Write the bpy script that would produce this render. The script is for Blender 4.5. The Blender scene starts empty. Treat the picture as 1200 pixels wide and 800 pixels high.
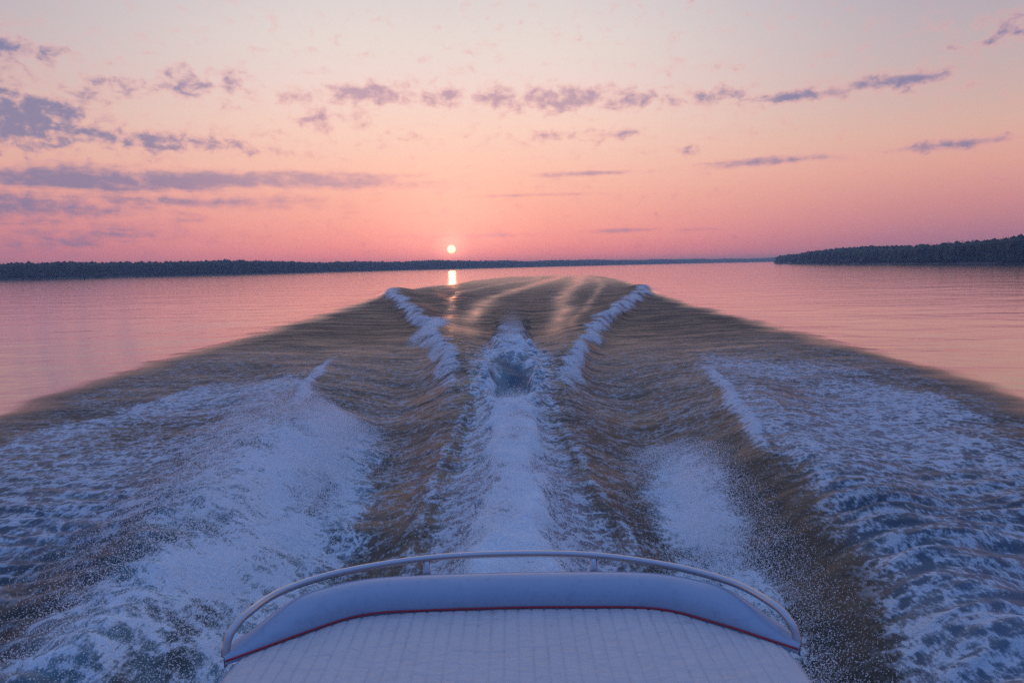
import bpy, bmesh, math, random
import numpy as np
from mathutils import Vector, Matrix

random.seed(7)
rng = np.random.default_rng(11)
R = math.radians
sc = bpy.context.scene
col = sc.collection

# ------------------------------------------------------------------ camera
CAM_H = 2.4
cam_d = bpy.data.cameras.new('camera')
cam = bpy.data.objects.new('camera', cam_d)
col.objects.link(cam)
cam_d.sensor_width = 36.0
cam_d.lens = 24.0
cam_d.clip_start = 0.05
cam_d.clip_end = 20000.0
PITCH = math.atan(89 / 800.0)
ROLL = math.atan(0.018)
fwd = Vector((0, math.cos(PITCH), -math.sin(PITCH)))
up0 = Vector((0, math.sin(PITCH), math.cos(PITCH)))
right0 = Vector((1, 0, 0))
right = right0 * math.cos(ROLL) - up0 * math.sin(ROLL)
up = up0 * math.cos(ROLL) + right0 * math.sin(ROLL)
cam.matrix_world = Matrix(((right.x, up.x, -fwd.x, 0), (right.y, up.y, -fwd.y, 0),
                           (right.z, up.z, -fwd.z, CAM_H), (0, 0, 0, 1)))
sc.camera = cam

# ------------------------------------------------------------------ render / view
sc.render.engine = 'CYCLES'
sc.cycles.use_denoising = False      # the little grain that is left suits a hand-held dusk picture
sc.cycles.use_adaptive_sampling = False
sc.cycles.max_bounces = 12
sc.cycles.diffuse_bounces = 9
sc.cycles.glossy_bounces = 3
sc.cycles.transmission_bounces = 10
sc.cycles.volume_bounces = 0
sc.cycles.sample_clamp_indirect = 4.0
sc.cycles.sample_clamp_direct = 12.0
sc.view_settings.view_transform = 'Standard'
sc.view_settings.look = 'None'
sc.view_settings.exposure = 0.0
sc.view_settings.gamma = 1.0
sc.view_settings.use_curve_mapping = False


def lin(*c):
    out = []
    for v in c:
        v = v / 255.0
        out.append(v / 12.92 if v <= 0.04045 else ((v + 0.055) / 1.055) ** 2.4)
    return (*out, 1.0)


class NT:
    """tiny helper to write node trees"""
    def __init__(self, tree):
        self.t = tree
        self.n = tree.nodes
        self.l = tree.links

    def new(self, kind, **kw):
        n = self.n.new(kind)
        for k, v in kw.items():
            setattr(n, k, v)
        return n

    def put(self, sock, v):
        if isinstance(v, bpy.types.NodeSocket):
            self.l.new(v, sock)
        else:
            sock.default_value = v

    def math(self, op, a, b=None, c=None, clamp=False):
        n = self.new('ShaderNodeMath', operation=op, use_clamp=clamp)
        self.put(n.inputs[0], a)
        if b is not None:
            self.put(n.inputs[1], b)
        if c is not None:
            self.put(n.inputs[2], c)
        return n.outputs[0]

    def vmath(self, op, a, b=None, out=0):
        n = self.new('ShaderNodeVectorMath', operation=op)
        self.put(n.inputs[0], a)
        if b is not None:
            self.put(n.inputs[1], b)
        return n.outputs[out]

    def ss(self, x, a, b, lo=0.0, hi=1.0):
        n = self.new('ShaderNodeMapRange', interpolation_type='SMOOTHSTEP')
        self.put(n.inputs['Value'], x)
        self.put(n.inputs['From Min'], a)
        self.put(n.inputs['From Max'], b)
        self.put(n.inputs['To Min'], lo)
        self.put(n.inputs['To Max'], hi)
        return n.outputs['Result']

    def mix(self, f, a, b):
        n = self.new('ShaderNodeMix', data_type='RGBA')
        self.put(n.inputs['Factor'], f)
        self.put(n.inputs[6], a)
        self.put(n.inputs[7], b)
        return n.outputs[2]

    def ramp(self, f, stops, interp='EASE'):
        n = self.new('ShaderNodeValToRGB')
        cr = n.color_ramp
        cr.interpolation = interp
        while len(cr.elements) < len(stops):
            cr.elements.new(0.5)
        for e, (p, c) in zip(cr.elements, stops):
            e.position = p
        for e, (p, c) in zip(cr.elements, stops):
            e.color = c
        self.put(n.inputs['Fac'], f)
        return n.outputs['Color']

    def noise(self, vec, scale, detail=3.0, rough=0.55, dist=0.0, dims='3D', typ='FBM'):
        n = self.new('ShaderNodeTexNoise', noise_dimensions=dims, noise_type=typ)
        if vec is not None:
            self.put(n.inputs['Vector'], vec)
        n.inputs['Scale'].default_value = scale
        n.inputs['Detail'].default_value = detail
        n.inputs['Roughness'].default_value = rough
        n.inputs['Distortion'].default_value = dist
        return n.outputs['Fac']

    def scale(self, vec, s):
        n = self.new('ShaderNodeMapping')
        self.put(n.inputs['Vector'], vec)
        n.inputs['Scale'].default_value = s
        return n.outputs['Vector']


# ------------------------------------------------------------------ world: dusk sky
SUN_AZ, SUN_EL = R(-4.89), R(1.42)
sun_dir = Vector((math.sin(SUN_AZ) * math.cos(SUN_EL), math.cos(SUN_AZ) * math.cos(SUN_EL), math.sin(SUN_EL)))
world = bpy.data.worlds.new('World')
sc.world = world
world.use_nodes = True
world.node_tree.nodes.clear()
W = NT(world.node_tree)
tc = W.new('ShaderNodeTexCoord')
D = W.vmath('NORMALIZE', tc.outputs['Generated'])
sep = W.new('ShaderNodeSeparateXYZ')
W.l.new(D, sep.inputs[0])
dx, dy, dz = sep.outputs
el = W.math('MULTIPLY', W.math('ARCSINE', dz), 57.29578)          # elevation in degrees
az = W.math('MULTIPLY', W.math('ARCTAN2', dx, dy), 57.29578)      # azimuth in degrees, 0 = +Y
daz = W.math('ABSOLUTE', W.math('SUBTRACT', az, math.degrees(SUN_AZ)))
daz = W.math('MINIMUM', daz, W.math('SUBTRACT', 360.0, daz))
elp = W.math('DIVIDE', W.math('MAXIMUM', el, 0.0), 90.0, clamp=True)
elr = W.math('POWER', elp, 0.5)                                    # more resolution low down


def stop(e, *c):
    return (math.sqrt(max(e, 0) / 90.0), lin(*c))


mid = W.ramp(elr, [stop(0, 255, 150, 150), stop(1.2, 255, 154, 152), stop(3, 254, 168, 158), stop(5.5, 252, 184, 168),
                   stop(8, 252, 200, 182), stop(11, 251, 214, 199), stop(14, 244, 219, 212), stop(17, 236, 222, 216),
                   stop(21, 224, 215, 215), stop(30, 186, 192, 218), stop(48, 143, 168, 224), stop(90, 114, 153, 233)], 'LINEAR')
edge = W.ramp(elr, [stop(0, 165, 118, 142), stop(1.5, 182, 124, 144), stop(4, 212, 146, 146), stop(6.5, 228, 168, 154),
                    stop(9, 222, 180, 166), stop(11, 210, 180, 174), stop(15, 192, 177, 182), stop(18, 180, 171, 183),
                    stop(30, 132, 146, 192), stop(48, 125, 158, 222), stop(90, 114, 153, 233)], 'LINEAR')
back = W.ramp(elr, [stop(0, 80, 94, 136), stop(4, 90, 100, 146), stop(9, 92, 106, 158), stop(15, 88, 112, 170),
                    stop(30, 90, 124, 192), stop(60, 109, 149, 226), stop(90, 114, 153, 233)], 'LINEAR')
sky = W.mix(W.ss(daz, 6.0, 42.0), mid, edge)
sky = W.mix(W.ss(daz, 40.0, 130.0), sky, back)

# --- clouds: small broken puffs in rows and long low stratus, placed by direction
comb = W.new('ShaderNodeCombineXYZ')
W.l.new(az, comb.inputs[0])
W.l.new(el, comb.inputs[1])
ae = comb.outputs[0]
# (azimuth, elevation, half width, half height, strength) in degrees
CL = [(-35.0, 10.2, 4.4, 1.8, 1.2), (-31.5, 11.2, 2.0, 1.0, .75), (-36, 14.2, 2.0, 1.4, .9), (-33, 14.4, 1.5, .9, .6),
      (-29, 13.0, 2.4, .8, .6), (-24.5, 13.4, 2.0, .9, .8), (-21, 13.6, 1.3, 1.0, .8), (-17, 13.0, 1.4, .7, .6),
      (-27, 9.4, 4.5, .8, .9), (-21, 9.4, 3.2, .8, .75), (-15.2, 11.4, 1.2, .8, .85), (-12, 11.4, 1.6, .6, .5),
      (-11, 13.5, 3.0, .75, 1.0), (-5.5, 13.4, 2.0, .7, .85), (-1, 13.3, 2.3, .75, .9), (4.5, 13.0, 3.5, .85, 1.0),
      (10, 12.8, 2.6, .7, .85), (16, 12.6, 3.2, .6, .75), (22, 12.0, 4.0, .55, .75), (29, 12.3, 3.0, .6, .8), (35.5, 14.6, 2.5, .8, .7),
      (-30, 6.4, 9.5, 1.0, .95), (-18, 6.9, 10.0, .75, 1.05), (-33, 4.4, 8.0, 1.7, .85), (-22, 5.0, 9.0, 1.1, .72), (-34, 2.2, 9.0, 1.2, .6),
      (8.5, 10.2, 2.5, .45, .75), (3, 10.2, 3.0, .45, .5), (7.0, 7.3, 3.8, .22, .85), (3.0, 5.7, 4.5, .16, .65),
      (20, 7.6, 5.0, .4, .7), (28, 7.6, 1.2, .45, .55), (32, 7.7, 3.2, .4, .75), (15, 8.7, 1.0, .4, .65),
      (9, 2.7, 3.2, .2, .7), (15, 2.6, 2.0, .15, .5), (-3, 2.5, 7, .2, .5), (-9, 10.2, 3.0, .5, .35)]
ST = [(-31, 6.5, 9.0, .95, 1.0), (-20, 6.9, 11.0, .62, 1.1), (-12, 7.3, 6.0, .30, .8), (-34, 4.6, 9.0, 1.5, .85), (-24, 5.2, 9.0, .8, .7), (-35, 2.4, 10.0, 1.3, .65),
      (7.0, 7.3, 3.8, .20, .95), (3.0, 5.7, 4.5, .14, .8), (19.5, 7.55, 4.6, .34, .85), (32, 7.7, 3.2, .34, .95), (9, 2.7, 3.2, .2, .8), (15, 2.6, 2.0, .15, .6),
      (-3, 2.5, 7, .2, .55), (8.5, 10.2, 2.5, .3, .8), (22, 12.0, 4.0, .35, .8), (29, 12.3, 3.0, .4, .9)]
CL = [c for c in CL if not (c[1] < 7.7)]
field = None
strat = None
for (ca, ce, wa, we, st) in CL + ST:
    v = W.new('ShaderNodeMapping', vector_type='POINT')
    W.l.new(ae, v.inputs['Vector'])
    wa, we = wa * 1.2, we * 1.2
    v.inputs['Scale'].default_value = (1 / wa, 1 / we, 1)
    v.inputs['Location'].default_value = (-ca / wa, -ce / we, 0)
    ln = W.vmath('LENGTH', v.outputs[0], out=1)
    g = W.ss(ln, 0.0, 1.75, st, 0.0)
    if any(abs(ca - q[0]) < 1e-6 and abs(ce - q[1]) < 1e-6 and st == q[4] for q in ST):
        strat = g if strat is None else W.math('MAXIMUM', strat, g)
    else:
        field = g if field is None else W.math('MAXIMUM', field, g)
n1 = W.noise(W.scale(ae, (1.0, 1.5, 1)), 0.80, 6, 0.56, 0.2, '2D')
n2 = W.noise(W.scale(ae, (0.5, 2.4, 1)), 0.35, 4, 0.6, 0.3, '2D')
nn = W.math('ADD', W.math('MULTIPLY', n1, 0.75), W.math('MULTIPLY', n2, 0.25))
cden = W.math('ADD', W.math('MULTIPLY', field, 0.88), W.math('MULTIPLY', W.math('SUBTRACT', nn, 0.5), 2.3))
sden = W.math('ADD', W.math('MULTIPLY', strat, 0.92), W.math('ADD', W.math('MULTIPLY', W.math('SUBTRACT', n2, 0.5), 1.1), W.math('MULTIPLY', W.math('SUBTRACT', n1, 0.5), 0.7)))
cden = W.math('MAXIMUM', cden, sden)
calpha = W.math('MULTIPLY', W.ss(cden, 0.02, 1.0), 0.82)
low = W.ss(el, 2.0, 9.0)
pinkc = W.mix(low, lin(224, 134, 150), lin(244, 172, 170))
dark = W.mix(W.ss(daz, 8.0, 26.0), lin(182, 146, 170), lin(118, 118, 162))
ccol = W.mix(W.ss(cden, 0.20, 0.95), pinkc, dark)
sky = W.mix(calpha, sky, ccol)

# --- veil of glow around the low sun and the sun itself
dotn = W.new('ShaderNodeVectorMath', operation='DOT_PRODUCT')
W.l.new(D, dotn.inputs[0])
dotn.inputs[1].default_value = sun_dir
ang = W.math('MULTIPLY', W.math('ARCCOSINE', W.math('MINIMUM', dotn.outputs['Value'], 0.9999999)), 57.29578)
glow = W.math('POWER', W.ss(ang, 0.3, 12.0, 1.0, 0.0), 2.0)
gl = W.new('ShaderNodeMix', data_type='RGBA', blend_type='ADD')
W.l.new(W.math('ADD', W.math('MULTIPLY', glow, 0.26), W.math('MULTIPLY', W.math('POWER', W.ss(ang, 0.25, 2.6, 1.0, 0.0), 2.0), 0.42)), gl.inputs['Factor'])
W.l.new(sky, gl.inputs[6])
gl.inputs[7].default_value = (1.0, 0.48, 0.38, 1)
sky = gl.outputs[2]
disc = W.ss(ang, 0.22, 0.42, 1.0, 0.0)
sd = W.new('ShaderNodeMix', data_type='RGBA', blend_type='ADD')
W.l.new(disc, sd.inputs['Factor'])
W.l.new(sky, sd.inputs[6])
sd.inputs[7].default_value = (2.6, 1.9, 1.1, 1)
sky = sd.outputs[2]

nish = W.new('ShaderNodeTexSky')
nish.sky_type = 'NISHITA'
nish.sun_disc = False
nish.sun_elevation = SUN_EL
nish.sun_rotation = SUN_AZ
nish.dust_density = 3.0
nish.ozone_density = 2.0
bg1 = W.new('ShaderNodeBackground')
W.l.new(sky, bg1.inputs['Color'])
bg1.inputs['Strength'].default_value = 0.96
bg2 = W.new('ShaderNodeBackground')
W.l.new(nish.outputs[0], bg2.inputs['Color'])
bg2.inputs['Strength'].default_value = 0.012
adds = W.new('ShaderNodeAddShader')
W.l.new(bg1.outputs[0], adds.inputs[0])
W.l.new(bg2.outputs[0], adds.inputs[1])
wo = W.new('ShaderNodeOutputWorld')
W.l.new(adds.outputs[0], wo.inputs['Surface'])

# ------------------------------------------------------------------ sun
sun_l = bpy.data.lights.new('sun', 'SUN')
sun_l.energy = 0.06
sun_l.angle = R(0.53)
sun_l.color = (1.0, 0.42, 0.26)
sun_o = bpy.data.objects.new('sun', sun_l)
col.objects.link(sun_o)
sun_o.rotation_euler = sun_dir.to_track_quat('Z', 'Y').to_euler()


# ------------------------------------------------------------------ helpers
def tag(o, label=None, cat=None, kind=None, group=None):
    if label:
        o['label'] = label
    if cat:
        o['category'] = cat
    if kind:
        o['kind'] = kind
    if group:
        o['group'] = group
    return o


def mesh_obj(name, verts, faces, mat, parent=None, smooth=True):
    me = bpy.data.meshes.new(name)
    if isinstance(verts, np.ndarray) and isinstance(faces, np.ndarray):
        nv, nf, k = len(verts), len(faces), faces.shape[1]
        me.vertices.add(nv)
        me.vertices.foreach_set('co', np.ascontiguousarray(verts, np.float32).ravel())
        me.loops.add(nf * k)
        me.loops.foreach_set('vertex_index', np.ascontiguousarray(faces, np.int32).ravel())
        me.polygons.add(nf)
        me.polygons.foreach_set('loop_start', np.arange(0, nf * k, k, dtype=np.int32))
        me.update(calc_edges=True)
        me.validate()
    else:
        me.from_pydata([tuple(v) for v in verts], [], [tuple(f) for f in faces])
        me.update()
    me.polygons.foreach_set('use_smooth', np.full(len(me.polygons), smooth, dtype=bool))
    o = bpy.data.objects.new(name, me)
    col.objects.link(o)
    if mat:
        me.materials.append(mat)
    if parent:
        o.parent = parent
    return o


def new_mat(name):
    m = bpy.data.materials.new(name)
    m.use_nodes = True
    m.node_tree.nodes.clear()
    t = NT(m.node_tree)
    out = t.new('ShaderNodeOutputMaterial')
    return m, t, out


def pbsdf(t, **kw):
    b = t.new('ShaderNodeBsdfPrincipled')
    for k, v in kw.items():
        t.put(b.inputs[k.replace('_', ' ')], v)
    return b


_P = rng.permutation(256)
_P = np.concatenate([_P, _P, _P])
_A = rng.uniform(0, 2 * np.pi, 256)
_G = np.stack([np.cos(_A), np.sin(_A)], 1).astype(np.float32)


def pn(x, y, seed=0):
    """2-D gradient noise, about -1..1"""
    x = np.asarray(x, np.float32) + np.float32(seed * 17.37)
    y = np.asarray(y, np.float32) + np.float32(seed * 9.13)
    xi = np.floor(x).astype(np.int32)
    yi = np.floor(y).astype(np.int32)
    xf = x - xi
    yf = y - yi
    xi &= 255
    yi &= 255
    u = xf * xf * xf * (xf * (xf * 6 - 15) + 10)
    v = yf * yf * yf * (yf * (yf * 6 - 15) + 10)

    def gr(ix, iy, fx, fy):
        g = _G[_P[_P[ix] + iy]]
        return g[..., 0] * fx + g[..., 1] * fy
    a = gr(xi, yi, xf, yf)
    b = gr(xi + 1, yi, xf - 1, yf)
    c = gr(xi, yi + 1, xf, yf - 1)
    d = gr(xi + 1, yi + 1, xf - 1, yf - 1)
    return 1.45 * ((a * (1 - u) + b * u) * (1 - v) + (c * (1 - u) + d * u) * v)


def ss(a, b, x):
    t = np.clip((x - a) / (b - a), 0, 1)
    return t * t * (3 - 2 * t)


def gs(d, w):
    return np.exp(-(d / w) ** 2)


# ------------------------------------------------------------------ the wake, as functions of (x, y) in metres behind the camera
def curve(pts):
    p = np.array(pts, float)
    return lambda y: np.interp(y, p[:, 0], p[:, 1])


V_L = curve([(9, -.95), (13, -1.15), (15, -1.34), (17.8, -1.69), (23.3, -2.64), (31, -4.26), (45, -7.3), (61.5, -10.7), (80, -14.5)])
V_R = curve([(9, .85), (12.5, .95), (14.1, 1.09), (17.3, 1.63), (22.4, 2.54), (31.5, 4.76), (44, 7.9), (57.2, 11.2), (80, 16.5)])
OUT_L = curve([(-8, -5.5), (2, -8.0), (11, -8.4), (14, -8.58), (20, -8.93), (31, -9.23), (45, -9.8), (61.5, -10.7), (77, -10.5), (93, -8), (119, -5.7), (149, .3), (185, 10)])
OUT_R = curve([(-8, 5.2), (2, 7.2), (10, 7.65), (15, 8.54), (24, 9.13), (36.7, 9.4), (57, 11.2), (79, 13.9), (113, 17), (153, 17.5), (185, 14)])
FOAM_L = curve([(-8, -5.2), (2, -7.7), (10, -7.72), (13.4, -6.83), (20.1, -5.07), (26, -3.6)])
FOAM_R = curve([(-8, 5.0), (2, 7.0), (9.5, 7.23), (12, 7.48), (15.4, 7.77), (18.4, 7.3), (22, 7.0), (27, 6.2)])
IN_L = curve([(-8, -1.3), (2, -1.7), (4, -2.1), (6, -2.5), (9, -3.0), (12, -3.88), (20.1, -5.07), (26, -6)])
IN_R = curve([(-8, 1.3), (2, 1.8), (3.64, 2.2), (4.9, 2.54), (6.1, 2.74), (8.82, 3.13), (13, 3.85), (18.7, 4.7), (26, 5.8)])
CR_L = curve([(2, -.80), (5.7, -.92), (7.6, -.96), (8.7, -.91), (11.3, -.81), (14.9, -.77), (20, -.8)])
CR_R = curve([(2, 1.1), (5.5, 1.06), (6.65, 1.0), (7.8, .88), (11.2, .69), (14.7, .64), (20, .7)])


def wake(x, y, sp):
    """height, foam density and choppiness at points; sp = mesh spacing there, finer waves are left to the material"""
    ol, orr = OUT_L(y), OUT_R(y)
    far = 1 - ss(120, 182, y)
    wob = 0.5 * pn(x * .3, y * .3, 3) + .30 * pn(x * 1.1, y * .8, 4)
    inside = ss(-0.8, 0.8, x - ol + wob) * ss(-0.8, 0.8, orr - x + wob) * far
    h = np.zeros_like(x)
    foam = np.zeros_like(x)
    # long outer swell: water lifts gently towards the wake, highest at the tips of the two breaking arms
    h += 0.10 * (gs(x - ol - 1.0, 2.3) + gs(x - orr + 1.0, 2.3)) * far * ss(2, 8, y) * (1 - ss(60, 80, y))
    dl = x - V_L(y)
    dr = x - V_R(y)
    wv = 0.15 + 0.0080 * y
    wob2 = .35 * pn(x * .5, y * .22, 13) * ss(14, 25, y)
    dl = dl + wob2
    dr = dr + wob2
    armL = gs(dl, np.where(dl > 0, .8 + .022 * y, wv * 1.3)) * ss(9, 17, y) * (1 - ss(60, 70, y))
    armR = gs(dr, np.where(dr < 0, .8 + .022 * y, wv * 1.3)) * ss(9, 17, y) * (1 - ss(56, 65, y))
    h += (0.18 + 0.0065 * y) * (armL + armR) * (1 + .3 * pn(x * .25, y * .13, 14))
    # shoulders that follow the arms on the inside: second and third waves
    for k, (dd, a) in enumerate(((2.6, .16), (4.4, .13))):
        h += a * gs(x - V_L(y) - dd * (y / 45), .5 + .006 * y) * ss(26, 38, y) * (1 - ss(62, 100, y))
        h += a * gs(x - V_R(y) + dd * (y / 45), .5 + .006 * y) * ss(26, 38, y) * (1 - ss(62, 100, y))
    # troughs beside the stern and the ridges thrown up by the chines
    near = 1 - ss(9, 22, y)
    h -= 0.34 * (gs(x - (CR_L(y) + IN_L(y)) / 2 - .1, .75) + gs(x - (CR_R(y) + IN_R(y)) / 2 + .1, .75)) * near
    h += 0.20 * (gs(x - IN_L(y) + .55, .75) + gs(x - IN_R(y) - .55, .75)) * (1 - ss(10, 20, y))
    crl = gs(x - CR_L(y) + .06 * pn(y * 1.3, y * .2, 11), .085 + .005 * y) * ss(3.5, 6, y) * (1 - ss(13, 18, y))
    crr = gs(x - CR_R(y) + .06 * pn(y * 1.3, y * .2, 12), .085 + .005 * y) * ss(3.5, 6, y) * (1 - ss(13, 18, y))
    h += .035 * (crl + crr)
    h -= .07 * (gs(x - (CR_L(y) - .45) / 2, .22) + gs(x - (CR_R(y) + .45) / 2, .22)) * (1 - ss(11, 14, y))
    # propeller wash: heaped jet, hollow behind it, second boil further back
    cx = .02 * np.sin(y * .9) - .01
    ax = np.abs(x - cx)
    jw = np.interp(y, [2, 5, 8, 11, 12.5, 15, 19, 24, 30, 40], [.52, .42, .34, .40, .54, .60, .55, .6, .75, 1.1])
    jn = .28 * pn(x * 2.6, y * 1.5, 51) + .16 * pn(x * 6, y * 3.5, 52)
    jet = 1 - ss(.45, 1.2, ax / jw + jn)
    h += jet * np.interp(y, [2, 5, 8, 10.5, 11.6, 12.6, 14.5, 16.5, 19, 24, 32], [.05, .14, .18, .18, .08, -.22, -.24, .18, .32, .24, .04])
    h += jet * (1 - ss(20, 26, y)) * (.07 * pn(x * 1.7, y * 1.1, 58) + .045 * pn(x * 4, y * 2.6, 59))
    hollow = gs(ax, .34) * gs(y - 13.4, 1.35)
    wall = gs(ax - .45, .16) * gs(y - 13.4, 2.2)
    h += .18 * wall - .12 * hollow
    # ---------------- choppiness
    chop = inside * (1.0 - .62 * ss(42, 115, y))
    rug = chop * (.9 - .1 * ss(10, 20, y)) * (1 - ss(16, 24, y))
    chop = chop * (.22 + .78 * ss(8, 28, y))
    for (pts, wd) in (([(18, -1.3), (21.8, -1.5), (30, -1.9), (50, -1.6), (79, 2.1), (129, 9), (150, 12)], .24),
                      ([(18, 1.15), (21.3, 1.34), (32, 2.4), (55, 4.2), (79, 7.5), (110, 11), (150, 15)], .28),
                      ([(18, -1.9), (26, -2.2), (35, -3.2), (50, -4.4), (65, -4.6), (90, -1.2), (120, 5)], .10),
                      ([(18, 2.0), (26, 2.4), (36, 4.0), (55, 6.9), (80, 10.6), (110, 14)], .10)):
        sm = gs(x - curve(pts)(y) + .25 * pn(x * .4, y * .12, 77), wd + (.010 if wd > .2 else .005) * y) * ((.8 if wd > .2 else .5) + .4 * pn(x * .8, y * .3, 78)) * ss(18, 26, y) * far
        chop = chop * (1 - .78 * sm)
    # ---------------- foam
    pl = ss(0, .9, x - FOAM_L(y) + wob) * ss(-.6, .5, IN_L(y) - x + wob * .6) * (1 - ss(10, 23, y + 2.5 * pn(x * .7, y * .35, 22)))
    pr = ss(0, .9, FOAM_R(y) - x + wob) * ss(-.25, .3, x - IN_R(y) + wob * .5) * (1 - ss(11, 26, y + 2.5 * pn(x * .7, y * .35, 23)))
    patch = .5 + .5 * pn(x * .55, y * .35, 8)
    foam = np.maximum(foam, pl * (.19 + .28 * patch - .03 * ss(13, 9, y)))
    foam = np.maximum(foam, pr * (.20 + .28 * patch))
    lineL = gs(x - IN_L(y) + .12 * pn(x, y * .6, 24), .15) * ss(10, 12.5, y) * (1 - ss(13, 22, y))
    lineR = gs(x - IN_R(y) - .1 + .12 * pn(x, y * .6, 25), .17) * ss(7, 9, y) * (1 - ss(11, 20, y))
    foam = np.maximum(foam, .62 * np.maximum(lineL, lineR))
    h += .05 * (lineL + lineR)
    foam = np.maximum(foam, gs(dl + wv * .4, wv * (1.1 + .5 * pn(x * .8, y * .25, 15))) * ss(11, 16, y) * (1 - ss(58, 66, y)) * (.56 + .5 * pn(x * 2.2, y * 1.0, 17)))
    foam = np.maximum(foam, gs(dr - wv * .4, wv * (1.1 + .5 * pn(x * .8, y * .25, 16))) * ss(11, 15, y) * (1 - ss(54, 61, y)) * (.56 + .5 * pn(x * 2.2, y * 1.0, 18)))
    foam = np.maximum(foam, .75 * np.exp(-((x + 2.95) / .55) ** 2 - ((y - 25) / 4.0) ** 2))
    foam = np.maximum(foam, .36 * (crl + crr) * (.75 + .5 * pn(x * 1.5, y * .8, 21)))
    jf = (1 - ss(.55, 1.30, ax / jw + jn * 1.3)) * (1 - ss(13, 30, y + 6 * pn(x * 1.5, y * .4, 53)))
    jf *= (.64 + .58 * pn(x * 2.3, y * 1.5, 57)) * (1 - .30 * gs(y - 15, 3.0))
    jf = np.maximum(jf, .35 * (1 - ss(.9, 2.6, ax / jw)) * (1 - ss(17, 26, y)) * ss(6, 9, y))
    foam = np.maximum(foam, jf * (1 - .95 * gs(ax, .26) * gs(y - 13.6, 1.0)))
    # scattered flecks on the wedges next to the jet and on the slopes
    foam = np.maximum(foam, .34 * ss(-.2, .3, x - CR_L(y)) * ss(-.2, .3, CR_R(y) - x) * (1 - ss(11, 15, y)))
    foam = np.maximum(foam, .20 * inside * (1 - ss(14, 34, y)))
    # beneath the two spray plumes
    ul = (x + 2.45 + .10 * (y - 7)) / .95
    ur = (x - 1.95 - .10 * (y - 7)) / .55
    plume_l = np.exp(-np.abs(ul) ** 3) * ss(1.5, 4, y) * (1 - ss(9, 12.5, y))
    plume_r = np.exp(-np.abs(ur) ** 3) * ss(1.5, 4, y) * (1 - ss(7.5, 10.5, y))
    foam = np.maximum(foam, np.maximum(plume_l, plume_r) * (.52 + .32 * pn(x * 1.8, y * 1.1, 93) + .15 * pn(x * 5, y * 3, 98)))
    clot = .65 + .55 * pn(x * 1.3, y * .9, 91) + .35 * pn(x * 3.1, y * 2.2, 92)
    h += (.18 * plume_l + .13 * plume_r) * clot
    # dark streaked bank just inside the right foam line and outside the left plume
    bank = gs(x - IN_R(y) + .32, .30) * (1 - ss(7, 11, y))
    foam *= 1 - .75 * bank
    bankl = gs(x + 2.05, .22) * gs(y - 4.1, 1.0)
    foam *= 1 - .45 * bankl
    air = np.maximum(foam, jf)
    hol = np.exp(-((ax + .08 * pn(x * 4, y * 1.5, 55)) / .34) ** 4) * np.exp(-((y - 14.2 + .5 * pn(x * 3, y, 56)) / 1.7) ** 4)
    foam *= 1 - .96 * hol
    chop = chop * (1 - .7 * hol)
    foam = np.clip(foam, 0, 1)

    # ---------------- relief
    def amp(wl):
        return np.clip((wl / sp - 2.2) / 3.0, 0, 1)
    wx = x + .12 * pn(x * .9, y * .9, 31)
    wy = y + .12 * pn(x * .9, y * .9, 32)
    lump = np.zeros_like(x)
    tot = 0
    for k, (wl, a) in enumerate(((1.1, .5), (.52, .9), (.26, 1.0), (.13, .75), (.07, .45))):
        nz = pn(wx / wl, wy / (wl * .82), 40 + k)
        nz = (1 - 2.2 * np.abs(nz)) if k in (1, 2) else nz
        lump += a * nz * amp(wl * .8)
        tot += a
    lump /= tot
    rough = chop * (.014 + .055 * foam * (1 - .35 * ss(30, 60, y)) + .12 * jf * (1 - hol) * (y < 26) + .04 * (armL + armR))
    h += lump * rough * 1.4
    # choppy cross ripples on the bare slopes
    rip = pn(x / .8, y / .22, 60) * amp(.25) + .55 * pn(x / .38, y / .12, 61) * amp(.13) + .7 * pn(x / 1.6, y / .6, 62) * amp(.6)
    rip = rip + 1.8 * pn(x / 2.4, y / 1.1, 63) * amp(1.1) * ss(14, 30, y) + 5.0 * pn(x / 3.4, y / 2.4, 64) * amp(2.4) * ss(22, 45, y) + 9.0 * pn(x / 5, y / 5.5, 65) * amp(5.0) * ss(45, 90, y)
    h += chop * .020 * rip * (1 - .6 * foam) * (1 - .7 * ss(1.5, 1.0, np.abs(x)) * ss(16, 12, y))
    # streaks drawn out along the flow, fanning away from the stern
    xi = x / (.55 + .065 * y)
    st_ = pn(xi * 7, y * .16, 66) + .6 * pn(xi * 15, y * .3, 67) * amp(.12)
    h += inside * .016 * st_ * (1 - foam) * ss(3, 7, y) * (1 - ss(24, 40, y))
    # combed wavelets peeling off the chine ridges close to the boat
    cz = (ss(0., .5, x - IN_R(y)) * (1 - ss(2.0, 4.5, x - IN_R(y))) + ss(0., .6, IN_L(y) - x) * (1 - ss(1.6, 4.0, IN_L(y) - x))) * (1 - ss(5.2, 8.5, y))
    sgn = np.sign(x)
    q = y - sgn * .30 * x * 0 + .18 * np.abs(x) * 0 - .22 * x * sgn
    comb_ = pn(x * .9, q * 4.2, 70) + .5 * pn(x * 1.7, q * 8.5, 71) * amp(.12)
    h += .070 * cz * comb_
    foam = foam * (1 - .25 * cz)
    # calm water: long low undulations
    out = 1 - inside
    h += out * (.006 * pn(x / 3.5, y / 1.6, 80) + .003 * pn(x / 1.3, y / .6, 81) * amp(.6)) * np.clip(1 - y / 400, 0, 1)
    return h, foam, chop, lump, cz, air, np.maximum(jf, .85 * np.maximum(plume_l, plume_r)), np.maximum(chop, rug)


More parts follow.
